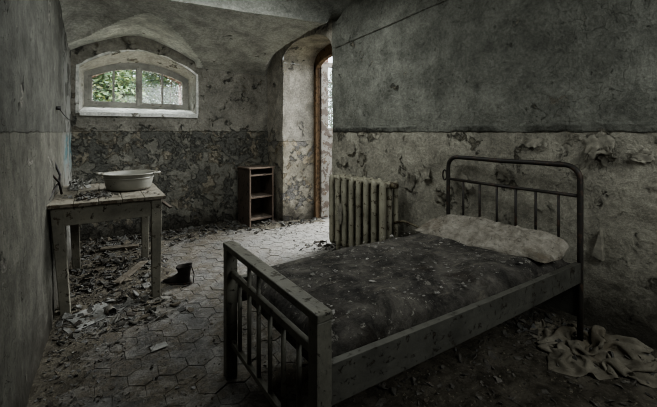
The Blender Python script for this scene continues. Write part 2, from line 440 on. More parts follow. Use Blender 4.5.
def cpt(u, k):
    x = -.60 + u*4.05; e = ye(x)
    y = YF-.05 + k*(e-.001-YF+.05) if k <= 1 else (e+.001 + (k-1-1e-6)*(YB+.05-e))
    return Vector((x, y, ceil_z(x, y) + wn(x, y, 0, .008)))
mb.grid(cpt, lin(0,1,150), [1.000001] + lin(1.02,2,80))
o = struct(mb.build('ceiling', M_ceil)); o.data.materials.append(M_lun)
for p_ in o.data.polygons:                      # window light painted in: paler plaster on the small window vault
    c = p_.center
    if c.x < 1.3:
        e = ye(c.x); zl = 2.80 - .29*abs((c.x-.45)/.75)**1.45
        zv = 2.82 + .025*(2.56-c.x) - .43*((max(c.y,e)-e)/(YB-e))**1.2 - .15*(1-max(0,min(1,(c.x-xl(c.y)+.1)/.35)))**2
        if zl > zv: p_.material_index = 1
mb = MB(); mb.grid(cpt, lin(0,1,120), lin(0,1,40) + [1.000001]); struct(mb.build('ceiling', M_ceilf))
# wall_left
mb = MB()
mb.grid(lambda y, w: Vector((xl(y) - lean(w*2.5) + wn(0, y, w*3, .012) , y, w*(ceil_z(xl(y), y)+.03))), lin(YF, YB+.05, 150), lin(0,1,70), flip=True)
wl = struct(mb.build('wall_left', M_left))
# wall_back (with the window opening)
mb = MB()
yb = lambda x, z: YB + wn(x, 5, z, .012)*min(1, 1)
def pb(x, z): return Vector((x, yb(x,z), z))
top = lambda x: ceil_z(x, YB)+.03
mb.grid(lambda x, w: pb(x, w*top(x)), lin(xl(YB)-.2, WX0, 9), lin(0,1,90))
mb.grid(lambda x, w: pb(x, w*SIL), lin(WX0, WX1, 50), lin(0,1,60))
mb.grid(lambda x, w: pb(x, warch(x)+w*(top(x)-warch(x))), lin(WX0, WX1, 50), lin(0,1,20))
mb.grid(lambda x, w: pb(x, w*top(x)), lin(WX1, xr(YB)+.03, 45), lin(0,1,90))
wb = struct(mb.build('wall_back', M_back, weld=.0005))
# splayed window reveal
IX0, IX1, ISIL, YW = -.185, 1.175, 1.80, 5.96
ICX = (IX0+IX1)/2
def iarch(x): return 2.28 + .185*(1-((x-ICX)/(IX1-ICX))**2)
def loop(x0, x1, sil, arch, n=30):
    pts = [(x0, sil)] + [(x0, sil+(arch(x0)-sil)*k/4) for k in range(1,5)]
    pts += [(x, arch(x)) for x in lin(x0, x1, n)[1:-1]]
    pts += [(x1, arch(x1)-(arch(x1)-sil)*k/4) for k in range(0,4)] + [(x1, sil)]
    return pts
Lo = loop(WX0, WX1, SIL, warch); Li = loop(IX0, IX1, ISIL, iarch)
mb = MB()
n = len(Lo)
def rev(i, w):
    a, b = Lo[int(i)], Li[int(i)]
    x = a[0]+(b[0]-a[0])*w; z = a[1]+(b[1]-a[1])*w; y = YB + (YW-YB)*w
    k = math.sin(w*PI)
    return Vector((x, y - (.004 if w==0 else 0), z + .008*k*fbm(x*5, y*5, z*5)))
mb.grid(rev, range(n), lin(0,1,10))
struct(mb.build('trim_2', M_white, weld=.0003))
# sill board
mb = MB()
mb.grid(lambda x, w: Vector((x, YB-.035+w*(YW-YB+.04), SIL+.012 + w*(ISIL-SIL) + .004*fbm(x*9, w*4))), lin(WX0+.01, WX1+.015, 60), lin(0,1,12))
mb.grid(lambda x, w: Vector((x, YB-.035, SIL-.035 + w*.047 + .004*w*fbm(x*9, 0))), lin(WX0+.01, WX1+.015, 60), lin(0,1,4))
mb.box(WX0+.01, WX1+.015, YB-.034, YB+.02, SIL-.035, SIL+.006)
struct(mb.build('trim_1', M_sill))
# white edge band round the window arch
mb = MB()
def band(i, w):
    x, z = Lo[int(i)]; cx, cz = WCX, 1.9
    d = Vector((x-cx, 0, z-cz)); d.normalize()
    return Vector((x, YB-.012, z)) + d*(w*.035) + Vector((0, .010*w, 0))
mb.grid(band, range(n), lin(0,1,4))
struct(mb.build('trim_3', M_sill))

# wall_right with the arched door recess
AY0, AY1 = 3.87, 5.10; ACY = 4.485
def darch(y):
    u = (y-ACY)/.615
    return 2.55 + .27*math.sqrt(max(0, 1-min(1,abs(u))**2.4))
def pr(y, z):
    return Vector((xr(y) + wn(3, y, z, .016), y, z))
topr = lambda y: max(ceil_z(xr(y), y), ceil_z(xr(y)-.05, y), ceil_z(xr(y)-.12, y))+.10
mb = MB()
mb.grid(lambda y, w: pr(y, w*topr(y)), sorted(lin(YF, AY0, 170)), lin(0,1,100))
mb.grid(lambda y, w: pr(y, darch(y)+w*(topr(y)-darch(y))), lin(AY0, AY1, 60), lin(0,1,14))
mb.grid(lambda y, w: pr(y, w*topr(y)), lin(AY1, YB+.03, 16), lin(0,1,100))
wr = struct(mb.build('wall_right', M_right, weld=.0005)); wr.data.materials.append(M_jamb)
for p_ in wr.data.polygons:
    if p_.center.y > AY0+.01: p_.material_index = 1  # paler recess plaster makes the arch band look lit
# recess: two jambs and soffit
XD = 3.03
mb = MB()
def jam(y, s):
    def f(u, w):
        z = w*darch(y); x0 = pr(y, z).x
        x = x0 + (XD+.05-x0)*u
        return Vector((x, y + (0 if u == 0 else s*(.012*fbm(x*3, 1, z*3)+.006*fbm(x*9,2,z*9,3))), z))
    return f
mb.grid(jam(AY1, 1), lin(0,1,24), lin(0,1,90))
mb.grid(jam(AY0, -1), lin(0,1,24), lin(0,1,90))
mb.grid(lambda y, u: Vector((pr(y,darch(y)).x*(1-u)+(XD+.05)*u, y, darch(y)+.008*fbm(y*4, u*3)*u)), lin(AY0, AY1, 50), lin(0,1,20))
struct(mb.build('wall_recess', M_jamb))
# front wall (behind the camera)
mb = MB()
mb.grid(lambda x, z: Vector((x, YF, z)), lin(xl(YF)-.05, xr(YF)+.05, 10), lin(0,3.4,10))
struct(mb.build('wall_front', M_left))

# ------------------------------------------------------------------ floor : hexagonal tiles
def dirt_h(x, y):
    """how far loose dirt rises above the tile plane"""
    m = -.019
    m += .030*sstep(.55, .0, x-xl(y)) * sstep(.6, 2.2, y)                    # along left wall
    m += .040*sstep(.9, .1, YB-y)                                            # along the back wall
    m += .034*sstep(.75, .35, abs(x-.05))*sstep(3.2, 3.7, y)*sstep(5.6,5.0,y)  # under the table
    m += .038*sstep(1.0, 1.7, x)*sstep(2.5, 2.0, y)                          # under the bed
    m += .020*sstep(.6, 1.1, x)*sstep(2.2, 1.7, y)
    m += .034*sstep(.6, .1, xr(y)-x) + .09*sstep(.30,.0,xr(y)-x)*sstep(2.3,1.7,y)
    m -= .05*sstep(.95,.4, math.hypot(x-2.5, y-4.3))
    m += .018*fbm(x*1.6, y*1.6, 3, 4) + .016*fbm(x*6, y*6, 1, 5) + .006*fbm(x*22, y*22, 1, 3)
    return min(m, .035+.012*fbm(x*9,y*9) + .08*sstep(.30,.0,xr(y)-x)*sstep(2.3,1.7,y))
def floor_h(x, y): return max(0.0, dirt_h(x, y))
mb = MB()
r = .094; dx = r*math.sqrt(3); dy = r*1.5; row = 0; y = YF
ca, sa = math.cos(.12), math.sin(.12)
while y < YB+.3:
    x = -.6 + (dx/2 if row % 2 else 0)
    while x < 3.9:
        X = x; Y = y
        if xl(Y)-.15 < X < (xr(Y)+.15 if not (3.6 < Y < 5.3) else XD+.9) and Y < YB+.2:
            g = R.uniform(.88, 1.12); base = R.choice([(.135,.131,.122),(.125,.123,.116),(.145,.139,.127),(.118,.116,.11)])
            col = tuple(c*g for c in base)
            tx, ty, dz = R.gauss(0,.010), R.gauss(0,.010), R.uniform(-.003,.002)
            ph = R.gauss(0,.02)
            vs = []
            for rr, zz in ((r*.965, 0), (r*.988, -.004), (r*.99, -.03)):
                for k in range(6):
                    a = PI/6 + k*PI/3 + ph; px, py = rr*math.cos(a)*R.uniform(.985,1.005), rr*math.sin(a)*R.uniform(.985,1.005)
                    vs.append((X+px, Y+py, zz + dz + px*tx + py*ty))
            fs = [tuple(range(6))]
            for q in (0,6):
                for k in range(6): fs.append((q+k, q+6+k, q+6+(k+1)%6, q+(k+1)%6))
            mb.add(vs, fs, col)
        x += dx
    y += dy; row += 1
mb.box(-.7, 4.2, YF-.1, YB+.3, -.12, -.007, col=(.085,.08,.07))
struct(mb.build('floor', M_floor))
mb = MB()
mb.grid(lambda x, y: Vector((x, y, dirt_h(x, y))), lin(-.36, 3.05, 200), lin(YF, YB+.02, 330))
tag(mb.build('dirt_layer', M_dirt), 'brown dirt and crumbled plaster spread over the tiled floor', 'dirt', kind='stuff')

# ------------------------------------------------------------------ window
win = bpy.data.objects.new('window_1', None); C.objects.link(win); win.location = (ICX, YW, ISIL); win['kind'] = 'structure'
def ring(mb, x0, x1, sil, arch, t, y0, y1, n=28):
    o = loop(x0, x1, sil, arch, n); cx = (x0+x1)/2
    k = 1
    ia = lambda x: arch(cx + (x-cx)*(x1-cx)/(x1-cx-t)) - t
    i_ = loop(x0+t, x1-t, sil+t, ia, n)
    for s, (A, ya, B, yb_) in enumerate(((o,y0,i_,y0),(i_,y0,i_,y1),(i_,y1,o,y1),(o,y1,o,y0))):
        m = len(A); vs = [(p[0],ya,p[1]) for p in A] + [(p[0],yb_,p[1]) for p in B]
        fs = [(j, (j+1)%m, m+(j+1)%m, m+j) for j in range(m)]
        mb.add(vs, fs)
mb = MB(); ring(mb, IX0-.02, IX1+.02, ISIL-.02, lambda x: iarch(x)+.02, .065, YW-.02, YW+.07)
mb.build('window_frame', M_frame, win, bevel=.004)
garch = lambda x: iarch(x)-.05
# two casements, each with a sash, one glazing bar and two panes
GX = [IX0+.045, .16, .485, .80, IX1-.045]
for a, b in ((0,2),(2,4)):
    mb = MB()
    x0, x1 = GX[a], GX[b]; t = .042; zb = ISIL+.042
    for xx0, xx1 in ((x0, x0+t),(x1-t, x1)):
        c = (xx0+xx1)/2
        mb.box(xx0, xx1, YW-.012, YW+.04, zb, min(garch(xx0), garch(xx1)))
    mb.box(x0+t, x1-t, YW-.012, YW+.04, zb, zb+t)
    m = 16; xs = lin(x0, x1, m)
    vs = []; 
    for x in xs:
        zt = garch(x)
        vs += [(x, YW-.012, zt-t), (x, YW-.012, zt+.004), (x, YW+.04, zt+.004), (x, YW+.04, zt-t)]
    fs = []
    for i in range(m-1):
        for k in range(4): fs.append((i*4+k, i*4+(k+1)%4, (i+1)*4+(k+1)%4, (i+1)*4+k))
    mb.add(vs, fs + [(3,2,1,0), tuple((m-1)*4+k for k in range(4))])
    sash = mb.build('casement', M_frame, win, bevel=.003)
    mid = GX[a+1]
    mb = MB(); mb.box(mid-.014, mid+.014, YW-.010, YW+.035, zb+t, garch(mid)-t+.004)
    gb = mb.build('glazing_bar', M_frame, sash, bevel=.002)
    for p0, p1 in ((x0+t, mid-.014),(mid+.014, x1-t)):
        mb = MB(); m = 10
        xs = lin(p0, p1, m); vs = []
        for yy in (YW+.012, YW+.016):
            for x in xs: vs += [(x, yy, zb+t), (x, yy, garch(x)-t)]
        fs = []
        for q in (0, 2*m):
            for i in range(m-1): fs.append((q+2*i, q+2*i+2, q+2*i+3, q+2*i+1))
        mb.add(vs, fs); mb.build('pane', M_glass, sash)
# middle post
mb = MB(); mb.box(.485-.03, .485+.03, YW-.030, YW+.0, ISIL+.03, garch(.485)-.0)
mb.build('mullion', M_frame, win, bevel=.004)
# brick of the outer reveal
mb = MB()
o_ = loop(IX0+.085, IX1-.085, ISIL+.03, lambda x: iarch(ICX+(x-ICX)*(IX1-ICX)/(IX1-ICX-.085))-.035)
m = len(o_); fs = [(j, (j+1)%m, m+(j+1)%m, m+j) for j in range(m)]
mb.add([(p[0],YW+.07,p[1]) for p in o_]+[(p[0],YW+.32,p[1]) for p in o_], fs)
struct(mb.build('trim_4', M_brick))

# ------------------------------------------------------------------ door (leaf swung outwards)
door = bpy.data.objects.new('door_1', None); C.objects.link(door); door.location = (XD, AY1, 0); door['kind'] = 'structure'
mb = MB()
mb.box(XD-.03, XD+.05, AY1-.055, AY1+.03, 0, 2.60); mb.box(XD-.03, XD+.05, AY0-.03, AY0+.055, 0, 2.60)
yy = lin(AY0, AY1, 24); vs = []
for y in yy:
    zt = darch(y)
    vs += [(XD-.03,y,zt-.17),(XD-.03,y,zt+.03),(XD+.05,y,zt+.03),(XD+.05,y,zt-.17)]
fs = [(i*4+k, i*4+(k+1)%4, (i+1)*4+(k+1)%4, (i+1)*4+k) for i in range(23) for k in range(4)]
mb.add(vs, fs)
mb.build('door_frame', M_doorframe, door, bevel=.006)
mb = MB(); y0, y1 = AY1-.10, AY1-.055; lx0, lx1 = XD+.05, XD+.71
mb.box(lx0, lx0+.13, y0, y1, .04, 2.62); mb.box(lx1-.11, lx1, y0, y1, .04, 2.62)
mb.box(lx0+.13, lx1-.11, y0, y1, .04, .22); mb.box(lx0+.13, lx1-.11, y0, y1, 1.38, 1.52); mb.box(lx0+.13, lx1-.11, y0, y1, 2.54, 2.62)
mb.box(lx0+.13, lx1-.11, y0+.012, y1-.012, .22, 1.38)
leaf = mb.build('door_leaf', M_door, door, bevel=.005)
mb = MB()
for z in (1.77, 2.03, 2.29): mb.box(lx0+.13, lx1-.11, y0+.008, y1-.008, z-.013, z+.013)
mb.build('glazing_bar', M_door, leaf)
for a, b in ((1.52,1.757),(1.783,2.017),(2.043,2.277),(2.303,2.54)):
    mb = MB(); mb.box(lx0+.13, lx1-.11, y0+.020, y0+.024, a, b); mb.build('pane', M_glass, leaf)
# outside: wall thickness beyond the door, brick
mb = MB()
mb.box(XD+.05, XD+.25, AY1+.0, AY1+.6, -.1, 3.2); mb.box(XD+.05, XD+.25, AY0-.7, AY0, -.1, 3.2)
mb.box(XD+.05, XD+.25, AY0, AY1, 2.84, 3.4)
struct(mb.build('trim_5', M_brick))

# ------------------------------------------------------------------ outdoors
mb = MB(); mb.grid(lambda x, y: Vector((x, y, -.15 + .1*fbm(x*.6,y*.6))), lin(-9, 16, 40), lin(6.0, 20, 30)); 
mb.grid(lambda x, y: Vector((x, y, -.15 + .1*fbm(x*.6,y*.6))), lin(3.35, 16, 30), lin(-4, 6.0, 24))
struct(mb.build('ground', M_earth))
def shrub(x, y, h, rad, label, nl, seed):
    q = random.Random(seed)
    e = empty('leafy_shrub', (x,y,-.1), label, 'shrub', 'greenery outside')
    mb = MB()
    for k in range(6):
        a = q.uniform(0, 2*PI); tip = Vector((x+rad*.5*math.cos(a), y+rad*.5*math.sin(a), h*q.uniform(.6,.9)))
        b = Vector((x+.05*math.cos(a), y+.05*math.sin(a), -.12)); md = (b+tip)/2 + Vector((q.uniform(-.1,.1),q.uniform(-.1,.1),.1))
        mb.tube([b, md, tip], [.03,.02,.008], 6)
    mb.build('stem', M_bark, e)
    mb = MB()
    cl = [(Vector((q.uniform(-1,1)*rad*.75, q.uniform(-1,1)*rad*.75, h*q.uniform(.30,.98))), q.uniform(.25,.5)*rad) for _ in range(44)]
    for _ in range(nl):
        c, cr = q.choice(cl); d = Vector((q.gauss(0,1),q.gauss(0,1),q.gauss(0,1))).normalized()*cr*q.uniform(.4,1)
        p = Vector((x,y,0)) + c + d
        L = q.uniform(.07,.15); W = L*.5
        M = Matrix.Translation(p) @ Euler((q.uniform(-1,1), q.uniform(-1,1), q.uniform(0,6.3))).to_matrix().to_4x4()
        vs = [M @ Vector(v) for v in ((0,0,0),(W*.5,L*.4,.012),(0,L,-.01),(-W*.5,L*.4,.012))]
        g = q.uniform(.55,1.35); mb.add(vs, [(0,1,2,3)], (g*q.uniform(.8,1.15), g, g*q.uniform(.6,1.1)))
    mb.build('foliage', M_leaf, e)
shrub(-.1, 8.7, 3.3, 1.0, 'leafy green shrub outside, behind the two left window panes', 11000, 3)
shrub(1.7, 10.9, 4.0, 1.1, 'leafy green shrub outside, behind the two right window panes', 11000, 5)
shrub(6.1, 8.9, 3.2, 1.1, 'leafy green shrub outside beyond the open door leaf', 2500, 8)

# ------------------------------------------------------------------ table
tb = empty('wooden_table', (.09, 3.96, 0), 'old wooden table with flaking cream paint standing against the left wall', 'table')
TZ = .895
mb = MB()
for i in range(5):
    a = -.345 + i*.166; b = a+.1645
    dz = R.uniform(-.002,.002)
    mb.box(a, b, 3.385+R.uniform(-.006,.006), 4.56+R.uniform(-.01,.01), TZ-.032, TZ+dz)
mb.build('tabletop', M_tabletop, tb, bevel=.005)
for x, y, lean in ((-.285,3.475,.055),(.415,3.465,0),(-.235,4.49,.03),(.425,4.48,0)):
    mb = MB(); mb.beam((x, y, TZ-.032), (x+lean, y, floor_h(x,y)-.004), .084, .084, up=(0,1,0), taper=.80)
    mb.build('leg', M_table, tb, bevel=.006)
mb = MB(); mb.box(-.25, .38, 3.440, 3.465, .715, TZ-.032); mb.build('apron', M_table, tb, bevel=.003)
mb = MB(); mb.box(-.18, .39, 4.48, 4.505, .715, TZ-.032); mb.build('apron', M_table, tb, bevel=.003)
mb = MB(); mb.box(.425, .45, 3.50, 4.45, .715, TZ-.032); mb.build('apron', M_table, tb, bevel=.003)
mb = MB(); mb.box(-.30, -.275, 3.51, 4.46, .715, TZ-.032); mb.build('apron', M_table, tb, bevel=.003)
# broken drawer runner poking out on the right
mb = MB(); mb.beam((.42, 3.53, .865), (.522, 3.365, .785), .028, .016); mb.build('runner', M_cab, tb, bevel=.003)

# enamel basin
bx, by = .235, 3.93
bz = TZ+.003
basin = empty('enamel_basin', (bx,by,bz), 'chipped pale enamel wash basin with two handles standing on the table', 'basin')
prof = [(0,bz+.004),(.178,bz+.004),(.196,bz+.012),(.206,bz+.03),(.220,bz+.09),(.228,bz+.140),(.243,bz+.149),(.249,bz+.156),(.243,bz+.162),(.224,bz+.156),(.214,bz+.095),(.200,bz+.035),(.175,bz+.02),(0,bz+.016)]
mb = MB(); mb.lathe([(a*.94, b) for a, b in prof], bx, by, 48); mb.build('bowl', M_enamel, basin)
mb = MB(); mb.lathe([(.209,bz+.108),(.2155,bz+.112),(.2175,bz+.118),(.2125,bz+.122)], bx, by, 48); mb.build('rib', M_enamel, basin)
for s in (-1,1):
    ax = Vector((math.cos(2.85), math.sin(2.85), 0))*s; px = Vector((-ax.y, ax.x, 0)); c = Vector((bx,by,bz+.150))
    mb = MB(); pts = []
    for k in range(13):
        t = PI*k/12; pts.append(c + ax*(.215+.055*math.sin(t)) + px*(.055*math.cos(t)) + Vector((0,0,.008*math.sin(t))))
    mb.tube(pts, .0095, 8); mb.build('handle', M_enamel, basin)

# bent iron hooks beside the table + wall peg with wire
mb = MB()
mb.tube([(-.375,4.02,1.28),(-.345,4.01,1.17),(-.305,4.0,1.06),(-.305,3.93,1.005),(-.325,3.72,.965),(-.345,3.50,.915)], .010, 8)
tag(mb.build('iron_rod', M_hook), 'long bent black iron rod leaning on the left wall above the table', 'rod')
mb = MB(); mb.tube([(-.365,3.68,1.14),(-.335,3.75,1.085),(-.30,3.84,1.015),(-.285,3.88,.905)], .009, 8)
tag(mb.build('iron_rod', M_hook), 'short black iron rod crossing below the longer bent rod by the left wall', 'rod')
Yp = 4.0
pg = empty('wall_peg', (xl(Yp)-.055, Yp, 1.66), 'small black iron peg trailing a wire on the left wall near the window', 'peg')
mb = MB(); xp = xl(Yp)-.055; mb.tube([(xp-.01,Yp,1.665),(xp+.045,Yp,1.665)], [.014,.02], 10); mb.build('peg', M_hook, pg)
mb = MB(); mb.tube([(xp+.03,Yp,1.665),(xp+.05,Yp+.35,1.61),(xp+.045,Yp+.75,1.60),(xp+.03,Yp+1.25,1.60),(xp+.05,YB-.02,1.585)], .004, 6); mb.build('wire', M_hook, pg)

# ------------------------------------------------------------------ cabinet
cb = empty('bedside_cabinet', (1.887,5.12,0), 'small brown wooden bedside cabinet with open shelves by the back wall', 'cabinet')
ang = math.atan2(.071, .42); W, D, H = .428, .365, .905
MC = Matrix.Translation((1.887,5.12,0)) @ Matrix.Rotation(ang, 4, 'Z')
def cpart(name, boxes, m, bev=.003):
    mb = MB()
    for b in boxes: mb.box(*b, M=MC)
    return mb.build(name, m, cb, bevel=bev)
cpart('side_panel', [(0,.022,.004,D,0,H-.022)], M_cab); cpart('side_panel', [(W-.022,W,.004,D,0,H-.022)], M_cab)
cpart('back_panel', [(.022,W-.022,D-.012,D,.06,H-.022)], M_cab)
cpart('top', [(-.012,W+.012,-.012,D+.004,H-.022,H)], M_cabin, .004)
for z in (.785, .445): cpart('shelf', [(.022,W-.022,.004,D-.012,z-.011,z+.011)], M_cabin)
cpart('bottom_board', [(.022,W-.022,.004,D-.012,.10,.128)], M_cabin)
cpart('face_edge', [(0,.024,-.002,.006,0,H-.022)], M_cabin, .001); cpart('face_edge', [(W-.024,W,-.002,.006,0,H-.022)], M_cabin, .001)

# ------------------------------------------------------------------ radiator
RY0, RY1 = 2.66, 3.585
rad = empty('cast_iron_radiator', (xr(3.16)-.13, 3.16, .1), 'cream cast iron column radiator hung on the right wall near the door', 'radiator')
ns = 8
MR0 = Matrix.Rotation(math.atan(.1), 4, 'Z')
for i in range(ns):
    y = RY0 + (RY1-RY0)*(i+.5)/ns; wx = xr(y); mb = MB()
    xs = (wx-.265, wx-.175, wx-.085)
    for k, x in enumerate(xs):
        rr = .035 if k == 0 else .028
        z0, z1 = .13, .945
        mb.tube([(x,y,z0),(x,y,z0+.025),(x,y,z0+.06),(x,y,.5),(x,y,z1-.06),(x,y,z1-.02),(x,y,z1)], [rr*.45,rr*.85,rr,rr*.96,rr,rr*.85,rr*.4], 14)
    for z in (.165, .905):
        mb.tube([(xs[0]-.012,y,z),(xs[0],y,z),(xs[2],y,z),(xs[2]+.02,y,z)], [.02,.031,.031,.02], 12)
        mb.tube([(xs[1]-.0,y-(RY1-RY0)/ns/2,z),(xs[1],y+(RY1-RY0)/ns/2,z)], .026, 12)
    if i in (0, ns-1): mb.tube([(xs[1], y, .13), (xs[1], y, floor_h(xs[1],y)-.01)], [.03,.026], 10)
    mb.build('section', M_rad, rad)
mb = MB(); y = RY0-.0
mb.tube([(xr(y)-.175, y+.02, .905),(xr(y)-.175, y-.045, .905)], [.034,.028], 12); mb.build('end_plug', M_radd, rad)
mb = MB(); mb.tube([(xr(y)-.185, y+.02, .165),(xr(y)-.185, y-.045, .165)], [.034,.028], 12)
mb.build('end_plug', M_radd, rad)
mb = MB(); mb.tube([(xr(y)-.15,y+.02,.52),(xr(y)-.10,y-.06,.55),(xr(y)-.045,y-.16,.52),(xr(y-.6)-.03,y-.6,.40),(xr(1.9)-.03,1.9,.34)], .012, 8); mb.build('feed_pipe', M_radd, rad)
# hanging flake of paint on the third section
mb = MB(); y = RY1-.275; x = xr(y)-.303
mb.grid(lambda u, w: Vector((x-.012-.02*math.sin(w*PI)*abs(u-.4), y+ (u-.5)*.055*(.4+math.sin(w*PI)), .40+w*.24)), lin(0,1,6), lin(0,1,10))
mb.build('paint_flake', M_flake, rad)

# conduit on right wall
mb = MB(); pts = [(xr(yy_)-.012, yy_, 2.54+(3.76-yy_)*.092) for yy_ in lin(3.79, .6, 14)]
mb.tube(pts, .008, 8); tag(mb.build('conduit_pipe', M_right), 'thin grey conduit pipe running along the top of the right wall', 'pipe')

# ------------------------------------------------------------------ bed
FN, FF, HN, HF = Vector((.69,1.13,0)), Vector((.655,2.10,0)), Vector((2.64,1.055,0)), Vector((2.64,2.10,0))
def P(s, t, z): 
    v = FN*(1-s)*(1-t) + FF*(1-s)*t + HN*s*(1-t) + HF*s*t; return Vector((v.x, v.y, z))
bed = empty('iron_bed', (1.65,1.6,0), 'old iron hospital bed frame with barred footboard and bent tube headboard', 'bed')
FH = .785
for p in (FN, FF):
    mb = MB(); mb.box(-.033,.033,-.033,.033, floor_h(p.x,p.y)-.003, FH-.03, Matrix.Translation(p)); mb.build('footboard_post', M_bedwood, bed, bevel=.005)
d = (FF-FN).normalized()
mb = MB(); mb.beam(FN - d*.036 + Vector((0,0,FH-.014)), FF + d*.036 + Vector((0,0,FH-.014)), .070, .034); mb.build('footboard_top_rail', M_bedwood, bed, bevel=.005)
for z, hh, nm in ((.615,.034,'footboard_crossbar'),(.205,.030,'footboard_crossbar')):
    mb = MB(); mb.beam(FN+d*.033+Vector((0,0,z)), FF-d*.033+Vector((0,0,z)), .026, hh); mb.build(nm, M_bedwood, bed, bevel=.003)
bars = [.16,.30,.44,.575,.70,.84]
for t in bars:
    zt = FH-.03 if t in (.575,.70) else .605
    p = P(0,t,0); mb = MB(); mb.tube([(p.x,p.y,.205),(p.x,p.y,.4),(p.x,p.y,zt)], .011, 10); mb.build('footboard_bar', M_bedwood, bed)
# side rails
for t, off in ((0,-1),(1,1)):
    a0, b0 = P(.014,t,0), P(.990,t,0)
    sd = Vector((0,-1 if t == 0 else 1,0))
    mb = MB(); n_ = 14; vs = []; fs = []
    for i in range(n_):
        u = i/(n_-1); c = a0.lerp(b0, u); zt = .572+.026*u; zb_ = .415+.055*u; sag = -.006*math.sin(u*PI)
        inn = c - sd*.022; out = c + sd*.012; o2 = c + sd*.0
        vs += [(o2.x,o2.y,zb_+sag),(out.x,out.y,zb_+sag),(out.x,out.y,zt+sag),(inn.x,inn.y,zt+sag),(inn.x,inn.y,zt-.012+sag),(o2.x,o2.y,zt-.012+sag)]
    for i in range(n_-1):
        for k in range(6): fs.append((i*6+k, i*6+(k+1)%6, (i+1)*6+(k+1)%6, (i+1)*6+k))
    fs += [(5,4,3,2,1,0), tuple((n_-1)*6+k for k in range(6))]
    mb.add(vs, fs); mb.build('side_rail', M_rail, bed, bevel=.002)
# spring base
mb = MB()
for s in lin(.08,.94,7):
    mb.beam(P(s,.03,.47), P(s,.97,.47), .04, .012)
mb.build('slat', M_iron, bed)
# headboard
HH = 1.228; rc = .09
def hb(t, z): return P(1, t, z)
pts = [hb(0, floor_h(2.6,1.05)-.003), hb(0,.4), hb(0,.8), hb(0,HH-rc)]
wd = (HF-HN).length
for k in range(1,7):
    a = PI/2*k/6; pts.append(hb((rc-rc*math.cos(a))/wd, HH-rc+rc*math.sin(a)))
pts += [hb(.3,HH+.001), hb(.5,HH-.004), hb(.7,HH)]
for k in range(6):
    a = PI/2*(1-k/6); pts.append(hb(1-(rc-rc*math.cos(a))/wd, HH-rc+rc*math.sin(a)))
pts += [hb(1,HH-rc), hb(1,.8), hb(1,.4), hb(1,floor_h(2.6,2.1)-.003)]
mb = MB(); mb.tube(pts, .0175, 14); hfr = mb.build('headboard_frame', M_iron, bed)
for z in (1.03, .56):
    mb = MB(); mb.tube([hb(.01,z), hb(.5,z-.003), hb(.99,z)], .012, 10); mb.build('headboard_crossbar', M_iron, hfr)
for t in (.125,.27,.41,.555,.70,.85):
    mb = MB(); mb.tube([hb(t,.56),hb(t,.8),hb(t,1.03)], .0095, 8); mb.build('headboard_bar', M_iron, hfr)
mb = MB(); mb.beam(hb(.02,.375)+Vector((.012,0,0)), hb(.98,.375)+Vector((.012,0,0)), .010, .29); mb.build('headboard_panel', M_rail, hfr)
mb = MB(); c = hb(1.0,1.06); mb.tube([c+Vector((-.005,.035+.022*math.cos(a),.045*math.sin(a))) for a in lin(0,2*PI,17)[:-1]], .007, 8, closed=True)
mb.build('headboard_ring', M_iron, hfr)

# mattress
def mattress_top(s, t):
    x = P(s,t,0)
    z = .655 - .012*math.cos((t-.5)*PI*1.0)*math.sin(s*PI) + .020*fbm(x.x*2.2, x.y*2.2, 5, 3) + .007*fbm(x.x*9, x.y*9, 2, 4)
    z += .010*math.sin(s*9+fbm(x.x*3,x.y*3)*3)*.6
    z -= .02*sstep(.0,.25,t)*0
    return z
mb = MB(); ST = lin(0,1,110); TT = lin(0,1,70)
def mtop(u, v):
    # u along, v across; rounded borders
    s = .028 + u*.955; t = .035 + v*.925
    z = mattress_top(s, t)
    e = 0
    for dd, rr in ((u*1.9,.12),((1-u)*1.9,.07),(v*.98,.16),((1-v)*.98,.12)):
        if dd < rr: q = 1-dd/rr; e = max(e, 1-math.sqrt(max(0,1-q*q))) if e == 0 else 1-(1-e)*(math.sqrt(max(0,1-q*q)))
    zb_ = .52 if v > .5 else .545
    return P(s, t, zb_ + (z-zb_)*(1-e))
mb.grid(mtop, ST, TT)
def border(k, w):
    return k
# skirts
edge = [(u,0) for u in ST] + [(1,v) for v in TT[1:]] + [(u,1) for u in ST[::-1][1:]] + [(0,v) for v in TT[::-1][1:-1]]
vs = []; m = len(edge)
for w in (0,.5,1):
    for u, v in edge:
        p = mtop(u, v); bul = .012*math.sin(w*PI)
        vs.append((p.x, p.y, p.z + (.478-p.z)*w))
fs = [(r_*m+i, r_*m+(i+1)%m, (r_+1)*m+(i+1)%m, (r_+1)*m+i) for r_ in range(2) for i in range(m)]
fs.append(tuple(2*m+i for i in range(m)))
mb.add(vs, fs, smooth=True)
tag(mb.build('mattress', M_matt, weld=.0004), 'sagging dark mouldy mattress lying on the iron bed', 'mattress')

# pillow : long, slumped, tipped against the headboard
mb = MB()
def pil(a, b, top):
    # a across bed (t), b along (s) in -1..1
    ea = (1-abs(a)**9)**.5 if abs(a) < 1 else 0; eb = (1-abs(b)**2.6)**.55 if abs(b) < 1 else 0
    th = ea*eb
    wv = .030*fbm(a*2.2+3, b*1.4, 1, 4) + .020*(1-2*abs(fbm(a*5+b*2, b*2.2, 4, 4))) - .012 + .008*fbm(a*16+b*5, b*6, 7, 4)
    pinch = 1 + .06*math.cos(a*PI)*abs(b)
    s = .876 - .014*a + b*(.098+.012*fbm(a*2,9)+.012*a)*(1-.10*abs(a)**3)
    t = .50 + a*.485*(1-.03*b*b)
    p = P(s, t, 0)
    zb_ = mattress_top(min(.97,s), t) - .004 + .045*sstep(.0,1,b)*1
    if top: z = zb_ + th*(.078 + wv*1.2 + .02*b - .012*a)
    else: z = zb_ - .0*th
    return Vector((p.x + (.0), p.y, z))
